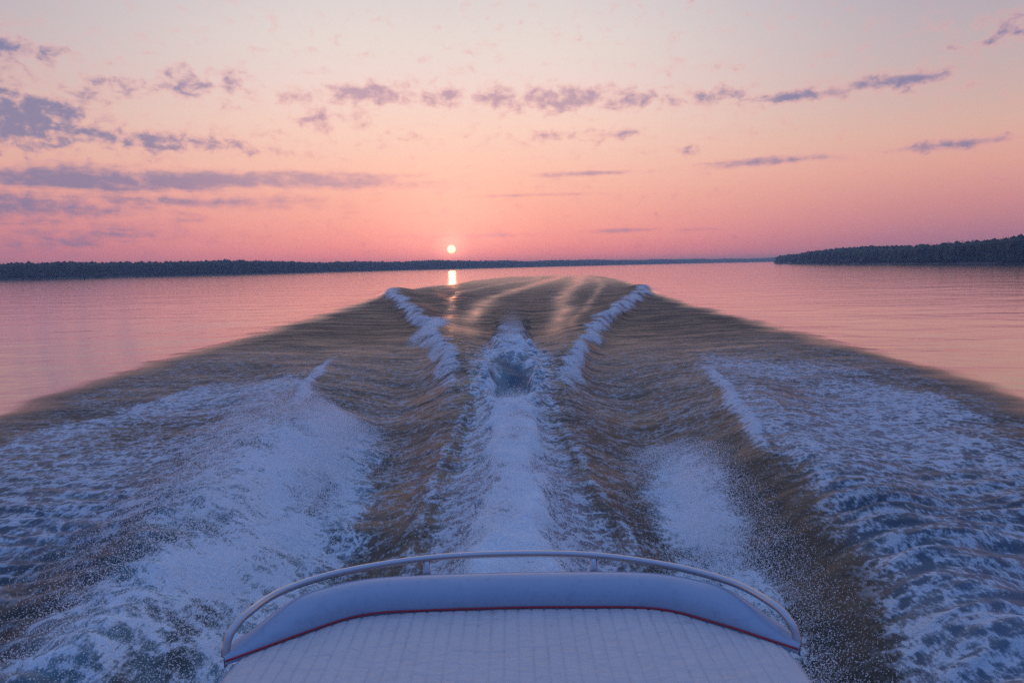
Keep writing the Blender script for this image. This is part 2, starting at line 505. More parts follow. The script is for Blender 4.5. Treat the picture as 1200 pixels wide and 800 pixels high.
# ------------------------------------------------------------------ materials of water
def water_material():
    m, t, out = new_mat('lake_water')
    tcn = t.new('ShaderNodeTexCoord')
    P = tcn.outputs['Object']

    def attr(n):
        a = t.new('ShaderNodeAttribute')
        a.attribute_name = n
        return a.outputs['Fac']
    dens, chop, lump, air, fresh, rug, combf = attr('foam'), attr('chop'), attr('lump'), attr('air'), attr('fresh'), attr('rug'), attr('comb')
    # foam break-up: lacework of bubbles over clotted patches
    warp = t.new('ShaderNodeTexNoise')
    t.put(warp.inputs['Vector'], P)
    warp.inputs['Scale'].default_value = 3.0
    warp.inputs['Detail'].default_value = 2
    wv = t.vmath('ADD', P, t.vmath('SCALE', t.vmath('SUBTRACT', warp.outputs['Color'], (0.5, 0.5, 0.5))))
    wv.node.inputs[1].links[0].from_node.inputs['Scale'].default_value = 0.16
    flat = t.scale(wv, (1, 1, .4))
    vor = t.new('ShaderNodeTexVoronoi', feature='DISTANCE_TO_EDGE')
    t.put(vor.inputs['Vector'], flat)
    vor.inputs['Scale'].default_value = 7.5
    lace = t.ss(vor.outputs['Distance'], 0.0, 0.34, 1.0, 0.0)
    fb = t.noise(flat, 5.5, 5, .62)
    fine = t.noise(t.scale(P, (1, .40, 1)), 38.0, 3, .6)
    N = t.math('MULTIPLY', fb, 1.0)
    N = t.math('ADD', N, t.math('MULTIPLY', lace, 0.22))
    N = t.math('ADD', N, t.math('MULTIPLY', t.math('SUBTRACT', fine, .5), .95))
    N = t.math('ADD', N, t.math('MULTIPLY', lump, .34))
    cmb = t.noise(t.scale(wv, (1.0, 4.2, 1)), 1.9, 4, .6)
    N = t.math('ADD', N, t.math('MULTIPLY', t.math('MULTIPLY', combf, t.math('SUBTRACT', cmb, .5)), 1.3))
    # threshold falls with density
    th = t.math('SUBTRACT', 0.98, t.math('MULTIPLY', dens, 0.92))
    fac = t.ss(N, t.math('SUBTRACT', th, .15), t.math('ADD', th, .15))
    fac = t.math('MULTIPLY', fac, t.ss(dens, .08, .30))
    # ripples: bump
    r0 = t.noise(t.scale(P, (1.0, 1.3, 1)), .55, 3, .6)
    r1 = t.noise(t.scale(P, (1.0, 1.8, 1)), 2.6, 4, .6)
    r2 = t.noise(t.scale(P, (1.0, 1.6, 1)), 9.0, 4, .65)
    ch = t.math('ADD', t.math('MULTIPLY', r0, .24), t.math('ADD', t.math('MULTIPLY', r1, .075), t.math('MULTIPLY', r2, .018)))
    calm1 = t.noise(t.scale(P, (.55, 1.0, 1)), .55, 3, .5)
    calm2 = t.noise(t.scale(P, (.5, 1.0, 1)), 2.2, 2, .5)
    cl = t.math('ADD', t.math('ADD', t.math('MULTIPLY', t.noise(t.scale(P, (.35, 1.0, 1)), .16, 3, .5), .06), t.math('MULTIPLY', calm1, .036)), t.math('MULTIPLY', calm2, .010))
    hmix = t.math('ADD', t.math('MULTIPLY', cl, t.math('SUBTRACT', 1.0, chop)), t.math('MULTIPLY', ch, chop))
    b1 = t.new('ShaderNodeBump')
    b1.inputs['Strength'].default_value = 1.0
    b1.inputs['Distance'].default_value = 1.0
    t.put(b1.inputs['Height'], hmix)
    wat = pbsdf(t, Base_Color=t.mix(t.ss(air, .16, .46), (0.036, 0.036, 0.028, 1), t.mix(t.ss(fresh, .2, .8), (.095, .15, .20, 1), (.13, .24, .27, 1))), Roughness=t.math('ADD', .12, t.math('MULTIPLY', rug, t.ss(t.noise(t.scale(P, (.30, 1.15, 1)), 1.3, 5, .68), .34, .66, .30, .56))), IOR=t.math('SUBTRACT', 1.6, t.math('MULTIPLY', t.ss(rug, .03, .34), .28)))
    t.put(wat.inputs['Normal'], b1.outputs[0])
    t.put(wat.inputs['Coat Weight'], t.ss(rug, .0, .30, .85, 0.0))
    wat.inputs['Coat Roughness'].default_value = .10
    t.put(wat.inputs['Coat Normal'], b1.outputs[0])
    # foam
    b2 = t.new('ShaderNodeBump')
    b2.inputs['Strength'].default_value = 1.0
    b2.inputs['Distance'].default_value = 1.0
    t.put(b2.inputs['Height'], t.math('ADD', t.math('MULTIPLY', fb, .09), t.math('ADD', t.math('MULTIPLY', fine, .012), t.math('MULTIPLY', fac, .015))))
    foamc = t.mix(fresh, t.mix(t.noise(P, 1.7, 3), (0.47, 0.57, 0.62, 1), (0.63, 0.71, 0.75, 1)), (.78, .91, .94, 1))
    fo = pbsdf(t, Base_Color=foamc, Roughness=.55, IOR=1.3)
    fo.inputs['Specular IOR Level'].default_value = .25
    t.put(fo.inputs['Normal'], b2.outputs[0])
    mx = t.new('ShaderNodeMixShader')
    t.put(mx.inputs[0], t.math('MULTIPLY', fac, .93))
    t.l.new(wat.outputs[0], mx.inputs[1])
    t.l.new(fo.outputs[0], mx.inputs[2])
    t.l.new(mx.outputs[0], out.inputs['Surface'])
    return m


# ------------------------------------------------------------------ lake: one sheet to the horizon, fine where the wake is
def build_lake():
    ys = [-6000., -2500., -1000., -400., -150., -60., -30., -18., -11., -7., -4.5, -3., -2., -1.3, -.7, -.2, .2, .5, .8]
    y = 1.0
    while y < 6000:
        ys.append(y)
        y += max(.019, .00020 * y * y) if y < 230 else y * .09
    ys.append(6000.)
    ys = np.array(ys)
    NI = 800
    u = np.linspace(-1, 1, NI)
    ext = np.array([1.5, 2.2, 3, 4, 5.5, 7.5, 10, 14, 20, 28, 40, 60, 90, 130, 200, 300, 420])
    hw = np.clip(4.6 + .78 * ys, 4.6, 14.5)
    hw = np.where(ys < 1, 6.0, hw)
    hw = np.where(ys > 60, np.clip(14.5 + (ys - 60) * .12, 14.5, 30), hw)
    X = u[None, :] * hw[:, None]
    ex = hw[:, None] + (ext[None, :] - 1) * 14.5
    ex[:, -1] = 6000
    X = np.concatenate([-ex[:, ::-1], X, ex], 1).astype(np.float32)
    Y = np.repeat(ys[:, None], X.shape[1], 1).astype(np.float32)
    spx = np.maximum((2 * hw / NI)[:, None], np.gradient(ys)[:, None] * .7)
    sp = np.repeat(spx, X.shape[1], 1)
    sp[:, :len(ext)] = 3
    sp[:, -len(ext):] = 3
    h, foam, chop, lump, cz, air, fresh, rug = wake(X, Y, sp)
    # keep the sheet under the hull
    under = ss(1.35, 1.0, np.abs(X)) * ss(3.0, 2.6, Y) * ss(-6.5, -5, Y)
    h = h * (1 - under) - .12 * under
    nr, nc = X.shape
    V = np.stack([X, Y, h], -1).reshape(-1, 3)
    idx = np.arange(nr * nc, dtype=np.int32).reshape(nr, nc)
    Fq = np.stack([idx[:-1, :-1], idx[:-1, 1:], idx[1:, 1:], idx[1:, :-1]], -1).reshape(-1, 4)
    o = mesh_obj('lake', V, Fq, MAT_WATER)
    for n, a in (('foam', foam), ('chop', chop), ('lump', lump), ('air', air), ('fresh', fresh), ('rug', rug), ('comb', cz)):
        at = o.data.attributes.new(n, 'FLOAT', 'POINT')
        at.data.foreach_set('value', np.ascontiguousarray(a, np.float32).ravel())
    tag(o, 'calm pink lake churned into white foam by the wake', 'lake', 'structure')
    return o


MAT_WATER = water_material()
lake = build_lake()


# ------------------------------------------------------------------ spray: drops thrown up by hull and propeller
def spray_material():
    m, t, out = new_mat('spray_drops')
    d = t.new('ShaderNodeBsdfDiffuse')
    d.inputs['Color'].default_value = (.93, .94, .95, 1)
    tr = t.new('ShaderNodeBsdfTranslucent')
    tr.inputs['Color'].default_value = (.93, .94, .95, 1)
    mx = t.new('ShaderNodeMixShader')
    mx.inputs[0].default_value = .58
    t.l.new(d.outputs[0], mx.inputs[1])
    t.l.new(tr.outputs[0], mx.inputs[2])
    t.l.new(mx.outputs[0], out.inputs['Surface'])
    return m


MAT_SPRAY = spray_material()
OCT = np.array([(1, 0, 0), (-1, 0, 0), (0, 1, 0), (0, -1, 0), (0, 0, 1), (0, 0, -1)], np.float32)
OCF = np.array([(0, 2, 4), (2, 1, 4), (1, 3, 4), (3, 0, 4), (2, 0, 5), (1, 2, 5), (3, 1, 5), (0, 3, 5)], np.int32)


def drops(name, pts, rad, vel, stretch, label):
    """real drops: small octahedra drawn out along their flight"""
    n = len(pts)
    rad = np.minimum(rad, .00052 * pts[:, 1] + .0004)
    v = vel / np.linalg.norm(vel, axis=1, keepdims=True)
    a = np.cross(v, rng.normal(size=(n, 3)))
    a /= np.linalg.norm(a, axis=1, keepdims=True)
    b = np.cross(v, a)
    r = rad[:, None, None]
    s = stretch[:, None, None]
    V = pts[:, None, :] + r * (OCT[None, :, 0:1] * a[:, None, :] + OCT[None, :, 1:2] * b[:, None, :] + s * OCT[None, :, 2:3] * v[:, None, :])
    Fc = (OCF[None] + (np.arange(n) * 6)[:, None, None]).reshape(-1, 3)
    o = mesh_obj(name, V.reshape(-1, 3), Fc, MAT_SPRAY, smooth=False)
    tag(o, label, 'spray', 'stuff')
    return o


def surf(x, y):
    return wake(x.astype(np.float32), y.astype(np.float32), np.full(len(x), .05, np.float32))[0]


_gn = bpy.data.node_groups.new('mist_points', 'GeometryNodeTree')
_gn.interface.new_socket('Geometry', in_out='INPUT', socket_type='NodeSocketGeometry')
_gn.interface.new_socket('Geometry', in_out='OUTPUT', socket_type='NodeSocketGeometry')
_i = _gn.nodes.new('NodeGroupInput')
_o = _gn.nodes.new('NodeGroupOutput')
_m = _gn.nodes.new('GeometryNodeMeshToPoints')
_a = _gn.nodes.new('GeometryNodeInputNamedAttribute')
_a.data_type = 'FLOAT'
_a.inputs['Name'].default_value = 'drop_radius'
_s = _gn.nodes.new('GeometryNodeSetMaterial')
_s.inputs['Material'].default_value = MAT_SPRAY
_gn.links.new(_i.outputs[0], _m.inputs['Mesh'])
_gn.links.new(_a.outputs['Attribute'], _m.inputs['Radius'])
_gn.links.new(_m.outputs[0], _s.inputs['Geometry'])
_gn.links.new(_s.outputs[0], _o.inputs[0])


def mist(name, pts, rad, label):
    me = bpy.data.meshes.new(name)
    me.vertices.add(len(pts))
    me.vertices.foreach_set('co', np.ascontiguousarray(pts, np.float32).ravel())
    at = me.attributes.new('drop_radius', 'FLOAT', 'POINT')
    at.data.foreach_set('value', np.ascontiguousarray(rad, np.float32))
    me.materials.append(MAT_SPRAY)
    o = bpy.data.objects.new(name, me)
    col.objects.link(o)
    md = o.modifiers.new('points', 'NODES')
    md.node_group = _gn
    tag(o, label, 'mist', 'stuff')
    return o


def build_spray():
    # left plume, wide
    n = 88000
    y = rng.beta(2.2, 1.5, n) * 9.2 + 2.2
    u = rng.normal(0, .55, n)
    x = -2.42 - .10 * (y - 7) + u * np.where(u > 0, .62, .95)
    keep = rng.random(n) < np.clip(.62 + .75 * pn(x * 1.4, y * 1.0, 94), .12, 1)
    x, y, u, n = x[keep], y[keep], u[keep], int(keep.sum())
    z = surf(x, y) + .92 * rng.random(n) ** 2.0 * np.exp(-.7 * u * u) * ss(1.5, 7.5, y) * (1 - ss(9.2, 12.0, y)) * (.75 + .5 * pn(x * 1.1, y * .9, 95))
    pts = np.stack([x, y, z + .01], 1)
    rad = np.exp(rng.normal(math.log(.0038), .42, n))
    vel = np.stack([-1.1 + .5 * rng.normal(size=n), 1.2 + .5 * rng.normal(size=n), .9 * rng.normal(size=n)], 1)
    drops('hull_spray', pts, rad, vel, 1 + 3.2 * np.exp(-(y - 2.5) / 2.5) + rng.exponential(.3, n), 'broad white plume of spray beside the stern rail, larger of two')
    # right plume, narrower, with a loose fringe
    n = 48000
    y = rng.beta(2.0, 1.6, n) * 7.6 + 2.2
    u = rng.normal(0, .55, n)
    x = 1.92 + .10 * (y - 7) + u * np.where(u > 0, .54, .50)
    keep = rng.random(n) < np.clip(.65 + .75 * pn(x * 1.4, y * 1.0, 96), .12, 1)
    x, y, u, n = x[keep], y[keep], u[keep], int(keep.sum())
    z = surf(x, y) + .70 * rng.random(n) ** 2.0 * np.exp(-.7 * u * u) * ss(1.5, 6.0, y) * (1 - ss(7.6, 10.2, y)) * (.75 + .5 * pn(x * 1.1, y * .9, 97))
    pts = np.stack([x, y, z + .01], 1)
    rad = np.exp(rng.normal(math.log(.0034), .40, n))
    vel = np.stack([1.0 + .5 * rng.normal(size=n), 1.2 + .5 * rng.normal(size=n), .9 * rng.normal(size=n)], 1)
    drops('hull_spray', pts, rad, vel, 1 + 3.2 * np.exp(-(y - 2.5) / 2.5) + rng.exponential(.3, n), 'narrow white plume of spray beside the stern rail, smaller of two')
    # wash behind the propeller
    n = 34000
    y = np.where(rng.random(n) < .62, rng.beta(1.3, 1.5, n) * 9 + 3.4, rng.normal(20, 3.2, n))
    u = rng.normal(0, .5, n)
    x = u * np.interp(y, [3, 6, 9, 20], [.95, .85, .55, .5])
    z = surf(x, y) + rng.exponential(.07, n) * np.exp(-u * u) * np.where(y > 15, 2.6, 1.0)
    pts = np.stack([x, y, z + .012], 1)
    rad = np.exp(rng.normal(math.log(.0036), .4, n))
    vel = np.stack([.5 * rng.normal(size=n), np.full(n, 1.), .8 * rng.normal(size=n)], 1)
    drops('propeller_spray', pts, rad, vel, 1 + rng.exponential(.5, n), 'white churned drops above the propeller wash behind the stern')

    # fine mist hanging in the plumes: points grown into tiny spheres
    n = 170000
    y = rng.beta(1.8, 1.5, n) * 9.2 + 2.2
    u = rng.normal(0, .50, n)
    x = -2.42 - .10 * (y - 7) + u * np.where(u > 0, .66, 1.25)
    keep = rng.random(n) < np.clip(.62 + .55 * pn(x * 1.2, y * .8, 94), .15, 1)
    x, y, u, n = x[keep], y[keep], u[keep], int(keep.sum())
    z = surf(x, y) + .80 * rng.random(n) ** 1.7 * np.exp(-.7 * u * u) * ss(1.0, 7.0, y) * (1 - ss(9.2, 12.0, y)) * (.75 + .5 * pn(x * 1.1, y * .9, 95))
    mist('spray_mist', np.stack([x, y, z + .005], 1), np.exp(rng.normal(math.log(.0021), .3, n)), 'soft mist hanging in the broader spray plume beside the stern rail')
    n = 100000
    y = rng.beta(1.8, 1.6, n) * 7.8 + 2.2
    u = rng.normal(0, .50, n)
    x = 1.92 + .10 * (y - 7) + u * np.where(u > 0, .56, .50)
    keep = rng.random(n) < np.clip(.62 + .55 * pn(x * 1.2, y * .8, 96), .15, 1)
    x, y, u, n = x[keep], y[keep], u[keep], int(keep.sum())
    z = surf(x, y) + .62 * rng.random(n) ** 1.7 * np.exp(-.7 * u * u) * ss(1.0, 5.5, y) * (1 - ss(7.6, 10.2, y)) * (.75 + .5 * pn(x * 1.1, y * .9, 97))
    mist('spray_mist', np.stack([x, y, z + .005], 1), np.exp(rng.normal(math.log(.0021), .3, n)), 'soft mist hanging in the narrower spray plume beside the stern rail')
    n = 60000
    y = rng.beta(1.2, 2.2, n) * 9 + 3.3
    u = rng.normal(0, .5, n)
    x = u * np.interp(y, [3, 6, 9, 20], [.95, .75, .5, .5])
    z = surf(x, y) + .34 * rng.random(n) ** 2 * np.exp(-u * u) * (1 - ss(8, 12, y))
    mist('spray_mist', np.stack([x, y, z + .005], 1), np.exp(rng.normal(math.log(.0019), .3, n)), 'low mist over the propeller wash close behind the stern')
    # loose drops flung wide over the foam
    n = 5000
    y = rng.beta(1.6, 1.8, n) * 10 + 3.0
    sd_ = np.where(rng.random(n) < .6, -1, 1)
    x = sd_ * (1.5 + .09 * y + np.abs(rng.normal(0, 1.0, n)))
    z = surf(x, y) + rng.exponential(.16, n) * (1 - ss(9, 13, y)) + .01
    pts = np.stack([x, y, z], 1)
    rad = np.exp(rng.normal(math.log(.0032), .35, n))
    vel = np.stack([sd_ * 1.0 + .5 * rng.normal(size=n), 1.0 + .5 * rng.normal(size=n), .9 * rng.normal(size=n)], 1)
    drops('loose_spray', pts, rad, vel, 1 + 2.6 * np.exp(-(y - 2.5) / 2.5) + rng.exponential(.4, n), 'loose single drops flung wide over the foam on both sides')


build_spray()


# ------------------------------------------------------------------ the shores
def leaf_material():
    m, t, out = new_mat('foliage')
    g = t.new('ShaderNodeNewGeometry')
    n = t.noise(g.outputs['Position'], .09, 3)
    c = t.mix(n, (.020, .032, .016, 1), (.040, .055, .026, 1))
    b = pbsdf(t, Base_Color=c, Roughness=.7)
    b.inputs['Specular IOR Level'].default_value = .2
    t.l.new(b.outputs[0], out.inputs['Surface'])
    return m


def earth_material():
    m, t, out = new_mat('bank_earth')
    g = t.new('ShaderNodeNewGeometry')
    n = t.noise(g.outputs['Position'], .4, 4)
    b = pbsdf(t, Base_Color=t.mix(n, (.05, .042, .03, 1), (.11, .09, .065, 1)), Roughness=.9)
    t.l.new(b.outputs[0], out.inputs['Surface'])
    return m


MAT_LEAF = leaf_material()
MAT_EARTH = earth_material()


def resample(pts, step):
    p = np.array(pts, float)
    d = np.concatenate([[0], np.cumsum(np.linalg.norm(np.diff(p, axis=0), axis=1))])
    n = max(2, int(d[-1] / step))
    s = np.linspace(0, d[-1], n)
    return np.stack([np.interp(s, d, p[:, 0]), np.interp(s, d, p[:, 1])], 1)


_bm = bmesh.new()
bmesh.ops.create_icosphere(_bm, subdivisions=1, radius=1)
ICO_V = np.array([v.co[:] for v in _bm.verts])
ICO_F = np.array([[v.index for v in f.verts] for f in _bm.faces])
_bm.free()


def shore(name, wname, line, inland, hfun, step, rows, label, wlabel, leaves=70):
    """a low earth bank along a waterline and the wood that stands on it"""
    L = resample(line, 12.0)
    tn = np.gradient(L, axis=0)
    tn /= np.linalg.norm(tn, axis=1, keepdims=True)
    nr = np.stack([-tn[:, 1], tn[:, 0]], 1) * inland
    prof = [(-1.0, -.6), (0, .02), (1.2, .5), (6, .9), (20, 1.6), (60, 2.4), (90, 1.0), (110, -.6)]
    V, Fc = [], []
    for i in range(len(L)):
        w = 1.2 * pn(np.array([i * .31]), np.array([inland * 3.3]), 9)[0]
        for (d, z) in prof:
            V.append((L[i, 0] + nr[i, 0] * (d + w), L[i, 1] + nr[i, 1] * (d + w), z + (.25 * pn(np.array([i * .7]), np.array([d * .2]), 2)[0] if z > .1 else 0)))
    k = len(prof)
    for i in range(len(L) - 1):
        for j in range(k - 1):
            a = i * k + j
            Fc.append((a, a + 1, a + k + 1, a + k))
    o = mesh_obj(name, V, Fc, MAT_EARTH)
    tag(o, label, 'shore', 'structure')
    # trees
    T = resample(line, step)
    tt = np.gradient(T, axis=0)
    tt /= np.linalg.norm(tt, axis=1, keepdims=True)
    tnr = np.stack([-tt[:, 1], tt[:, 0]], 1) * inland
    VV, FF, base = [], [], 0
    for ri, (off, zb) in enumerate(rows):
        for i in range(len(T)):
            d = off + rng.uniform(-2, 2)
            p = T[i] + tnr[i] * d + rng.normal(0, .9, 2)
            s = i / max(1, len(T) - 1)
            H = hfun(s, off) * rng.uniform(.88, 1.0)
            cr = H * rng.uniform(.34, .48)
            cz = zb + H * .58
            # core
            nv = ICO_V * (1 + .12 * rng.normal(size=(len(ICO_V), 1))) * np.array([cr * .95, cr * .95, H * .39])
            c = np.array([p[0], p[1], cz])
            VV.append(nv + c)
            FF.append(ICO_F + base)
            base += len(nv)
            # undergrowth skirt reaching the bank
            nv2 = ICO_V * (1 + .3 * rng.normal(size=(len(ICO_V), 1))) * np.array([cr * .9, cr * .9, H * .30])
            VV.append(nv2 + np.array([p[0], p[1], zb + H * .22]))
            FF.append(ICO_F + base)
            base += len(nv2)
            # leaf clumps over the crown
            q = rng.normal(size=(leaves, 3))
            q /= np.linalg.norm(q, axis=1, keepdims=True)
            q = q * rng.uniform(.70, 1.0, (leaves, 1)) * np.array([cr, cr, H * .44]) + c
            e1 = rng.normal(size=(leaves, 3))
            e1 /= np.linalg.norm(e1, axis=1, keepdims=True)
            e2 = np.cross(e1, rng.normal(size=(leaves, 3)))
            e2 /= np.linalg.norm(e2, axis=1, keepdims=True)
            sz = rng.uniform(.16, .38, (leaves, 1)) * (H / 9)
            tri = np.stack([q + e1 * sz, q - e1 * sz * .6 + e2 * sz, q - e1 * sz * .6 - e2 * sz], 1).reshape(-1, 3)
            VV.append(tri)
            FF.append(np.arange(leaves * 3).reshape(-1, 3) + base)
            base += leaves * 3
    w = mesh_obj(wname, np.concatenate(VV), np.concatenate(FF), MAT_LEAF, smooth=False)
    tag(w, wlabel, 'wood', 'stuff')
    return o


far_line = [(-700, -200), (-560, 60), (-420, 190), (-300, 262), (-233, 313), (-212, 330), (-205, 352), (-225, 395), (-260, 430)]
shore('wooded_point_shore', 'wooded_point_trees', far_line[:7], 1, lambda s, o: 7.2 + .9 * math.sin(s * 19) + (.9 if .86 < s < .97 else 0), 3.4,
      [(4, .8), (10, 1.1), (18, 1.5)], 'low earth bank under the dark wooded point that overlaps the far shore', 'dark wooded point with humped tree line overlapping the far shore', 60)
far2 = [(-290, 380), (-180, 376), (-160, 400), (-146, 455), (-126, 520), (-108, 590), (-60, 705), (20, 860), (135, 1071), (300, 1330), (520, 1560), (900, 1700)]
shore('far_shore', 'far_wood', far2, 1, lambda s, o: 7.0 + .5 * math.sin(s * 31) + .5 * math.sin(s * 83) + 1.2 * s, 3.6,
      [(4, .8), (10, 1.2), (16, 1.5), (24, 1.8)], 'far low bank running along the horizon below the sun', 'long hazy blue tree line on the far shore beneath the setting sun', 46)
head = [(520, -260), (300, -40), (205, 95), (165, 185), (158, 250), (166, 330), (184, 430), (204, 525), (214, 562), (226, 572), (250, 560), (290, 520)]
shore('headland_shore', 'headland_wood', head, -1, lambda s, o: (8.4 + 1.0 * math.sin(s * 27)) * (1 - .25 * ss(.55, .9, s)) if s < .93 else 5.5, 3.4,
      [(4, .8), (9, 1.1), (15, 1.5), (22, 1.9)], 'low earth bank of the wooded headland with the rounded tip', 'dark wooded headland ending in a rounded tip before the far shore', 70)


# ------------------------------------------------------------------ the motorboat
def vinyl_material(name, base, rough, bump=.3):
    m, t, out = new_mat(name)
    g = t.new('ShaderNodeTexCoord')
    P = g.outputs['Object']
    n = t.noise(P, 9.0, 4, .6)
    spots = t.ss(t.noise(P, 23.0, 5, .65), .52, .68)
    c = t.mix(n, tuple(v * .86 for v in base) + (1,), tuple(base) + (1,))
    c = t.mix(t.math('MULTIPLY', spots, .5), c, tuple(v * .74 for v in base) + (1,))
    fine = t.noise(P, 260.0, 2, .5)
    wr = t.noise(t.scale(P, (1.0, 2.2, 1)), 7.0, 3, .55, .6)
    bp = t.new('ShaderNodeBump')
    bp.inputs['Strength'].default_value = bump
    bp.inputs['Distance'].default_value = .02
    t.put(bp.inputs['Height'], t.math('ADD', t.math('MULTIPLY', fine, .05), t.math('MULTIPLY', wr, .5)))
    b = pbsdf(t, Base_Color=c, Roughness=t.math('SUBTRACT', t.math('ADD', rough, t.math('MULTIPLY', n, .12)), t.math('MULTIPLY', spots, .14)), IOR=1.45)
    t.put(b.inputs['Normal'], bp.outputs[0])
    t.l.new(b.outputs[0], out.inputs['Surface'])
    return m


def plain(name, base, rough, metal=0.0, coat=0.0):
    m, t, out = new_mat(name)
    g = t.new('ShaderNodeTexCoord')
    n = t.noise(g.outputs['Object'], 30.0, 3)
    b = pbsdf(t, Base_Color=t.mix(n, tuple(v * .93 for v in base) + (1,), tuple(base) + (1,)),
              Roughness=t.math('ADD', rough, t.math('MULTIPLY', n, .01 if metal else .05)), Metallic=metal, Coat_Weight=coat)
    t.l.new(b.outputs[0], out.inputs['Surface'])
    return m


MAT_PAD = vinyl_material('pad_vinyl', (.60, .58, .57), .30, .8)
MAT_BOLSTER = vinyl_material('bolster_vinyl', (.33, .43, .55), .20, .10)
MAT_PIPING = plain('red_piping', (.42, .02, .035), .45)
MAT_CHROME = plain('polished_steel', (.52, .52, .54), .01, 1.0)
MAT_GEL = plain('white_gelcoat', (.76, .77, .78), .2, 0.0, .5)
MAT_FLOOR = plain('deck_grey', (.34, .34, .35), .6)
MAT_SEAM = plain('seam_cloth', (.40, .40, .43), .8)

boat = bpy.data.objects.new('motorboat', None)
col.objects.link(boat)
boat.location = (-.02, 2.3, 0)
tag(boat, 'white motorboat stern with pleated sun pad, red piping and steel rail', 'motorboat')
BX, BY = -.02, 2.3
ZP = 1.05


def part(name, V, Fc, mat, parent, smooth=True):
    """vertices in world metres; parts hang under the boat's Empty (or a part at the same origin)"""
    if parent is boat:
        V = [(v[0] - BX, v[1] - BY, v[2]) for v in V]
    else:
        V = [(v[0] - BX, v[1] - BY, v[2]) for v in V]
    return mesh_obj(name, V, Fc, mat, parent, smooth)


PIP = curve([(-1.03, 2.265), (-.83, 2.415), (-.68, 2.52), (-.60, 2.552), (-.5, 2.565), (0, 2.572), (.46, 2.565), (.56, 2.552), (.64, 2.52), (.79, 2.42), (.99, 2.265)])
# smooth the kinks of the piping line
_px = np.linspace(-1.03, .99, 161)
_py = PIP(_px)
_k = np.hanning(11)
_k /= _k.sum()
_py = np.convolve(np.pad(_py, 5, mode='reflect', reflect_type='odd'), _k, 'valid')


def pip(x):
    return np.interp(x, _px, _py)


def crown(x, y):
    """gentle crown of the upholstery"""
    return ZP - .012 * ((x + .02) / 1.0) ** 2 + .004 * math.sin(y * 3 + x * 2)


Y0 = .95


def half(y):
    return np.interp(y, [.9, 1.6, 2.0, 2.3], [1.05, 1.045, 1.03, 1.008])


# base cushion: body under the pleats
xs = np.linspace(-1, 1, 41)
V, Fc = [], []
rowsy = np.linspace(0, 1, 9)
for r_ in rowsy:
    for s in xs:
        x = BX + s * (1.0 + .03 * (1 - r_))
        y = Y0 + (pip(np.clip(x, -1.03, .99)) - .01 - Y0) * r_
        V.append((x, y, crown(x, y) - .016 - (.05 if abs(s) > .985 else 0)))
nx = len(xs)
for i in range(len(rowsy) - 1):
    for j in range(nx - 1):
        a = i * nx + j
        Fc.append((a, a + 1, a + nx + 1, a + nx))
b0 = len(V)
for (x, y, z) in list(V[:b0]):
    V.append((x * .985, y, z - .12))
for i in range(len(rowsy) - 1):
    for j in (0, nx - 1):
        a = i * nx + j
        Fc.append((a, a + nx, b0 + a + nx, b0 + a) if j == 0 else (a + nx, a, b0 + a, b0 + a + nx))
for j in range(nx - 1):
    Fc.append((j + 1, j, b0 + j, b0 + j + 1))
pad = part('sun_pad', V, Fc, MAT_SEAM, boat)

# pleats: sewn rolls, each a piece of its own
NPL = 39
edges = np.linspace(-1, 1, NPL + 1)
for i in range(NPL):
    V, Fc = [], []
    nu, nv = 9, 26
    for b in range(nv):
        t_ = b / (nv - 1)
        for a in range(nu):
            f = a / (nu - 1)
            sx = edges[i] + (edges[i + 1] - edges[i]) * f
            y_ = Y0 + t_ * 1.6
            xx = BX + sx * (1.0 + .05 * ss(2.3, 1.2, y_))
            yend = float(pip(np.clip(xx, -1.03, .99)))
            y = Y0 + (yend - Y0) * t_
            prof_ = (1 - abs(2 * f - 1) ** 7)
            z = crown(xx, y) - .004 + .0038 * prof_
            z += .002 * float(pn(np.array([xx * 9.]), np.array([y * 5.]), 3)[0]) * prof_
            z += .004 * float(pn(np.array([xx * 3.]), np.array([y * 2.2]), 6)[0])
            if t_ > .97:
                z -= .006
            if i in (0, NPL - 1):
                e = f if i == 0 else 1 - f
                z -= .035 * (1 - e) ** 2
            V.append((xx, y, z))
    for b in range(nv - 1):
        for a in range(nu - 1):
            q = b * nu + a
            Fc.append((q, q + 1, q + nu + 1, q + nu))
    part('pleat', V, Fc, MAT_PAD, pad)


def frames(P):
    P = np.array(P, float)
    T = np.gradient(P, axis=0)
    T /= np.linalg.norm(T, axis=1, keepdims=True)
    return P, T


def tube(P, r, seg=14, closed_ends=True):
    P, T = frames(P)
    V, Fc = [], []
    upv = np.array([0, 0, 1.])
    for p, t_ in zip(P, T):
        a = np.cross(t_, upv)
        if np.linalg.norm(a) < 1e-3:
            a = np.array([1., 0, 0])
        a /= np.linalg.norm(a)
        b = np.cross(a, t_)
        for k in range(seg):
            th = 2 * math.pi * k / seg
            V.append(tuple(p + r * (math.cos(th) * a + math.sin(th) * b)))
    for i in range(len(P) - 1):
        for k in range(seg):
            k2 = (k + 1) % seg
            Fc.append((i * seg + k, i * seg + k2, (i + 1) * seg + k2, (i + 1) * seg + k))
    if closed_ends:
        Fc.append(tuple(range(seg - 1, -1, -1)))
        Fc.append(tuple((len(P) - 1) * seg + k for k in range(seg)))
    return V, Fc


# red piping
pp = [(x, float(pip(x)), crown(x, float(pip(x))) + .001) for x in np.linspace(-1.028, .988, 120)]
V, Fc = tube(pp, .0038, 8)
part('piping', V, Fc, MAT_PIPING, boat)

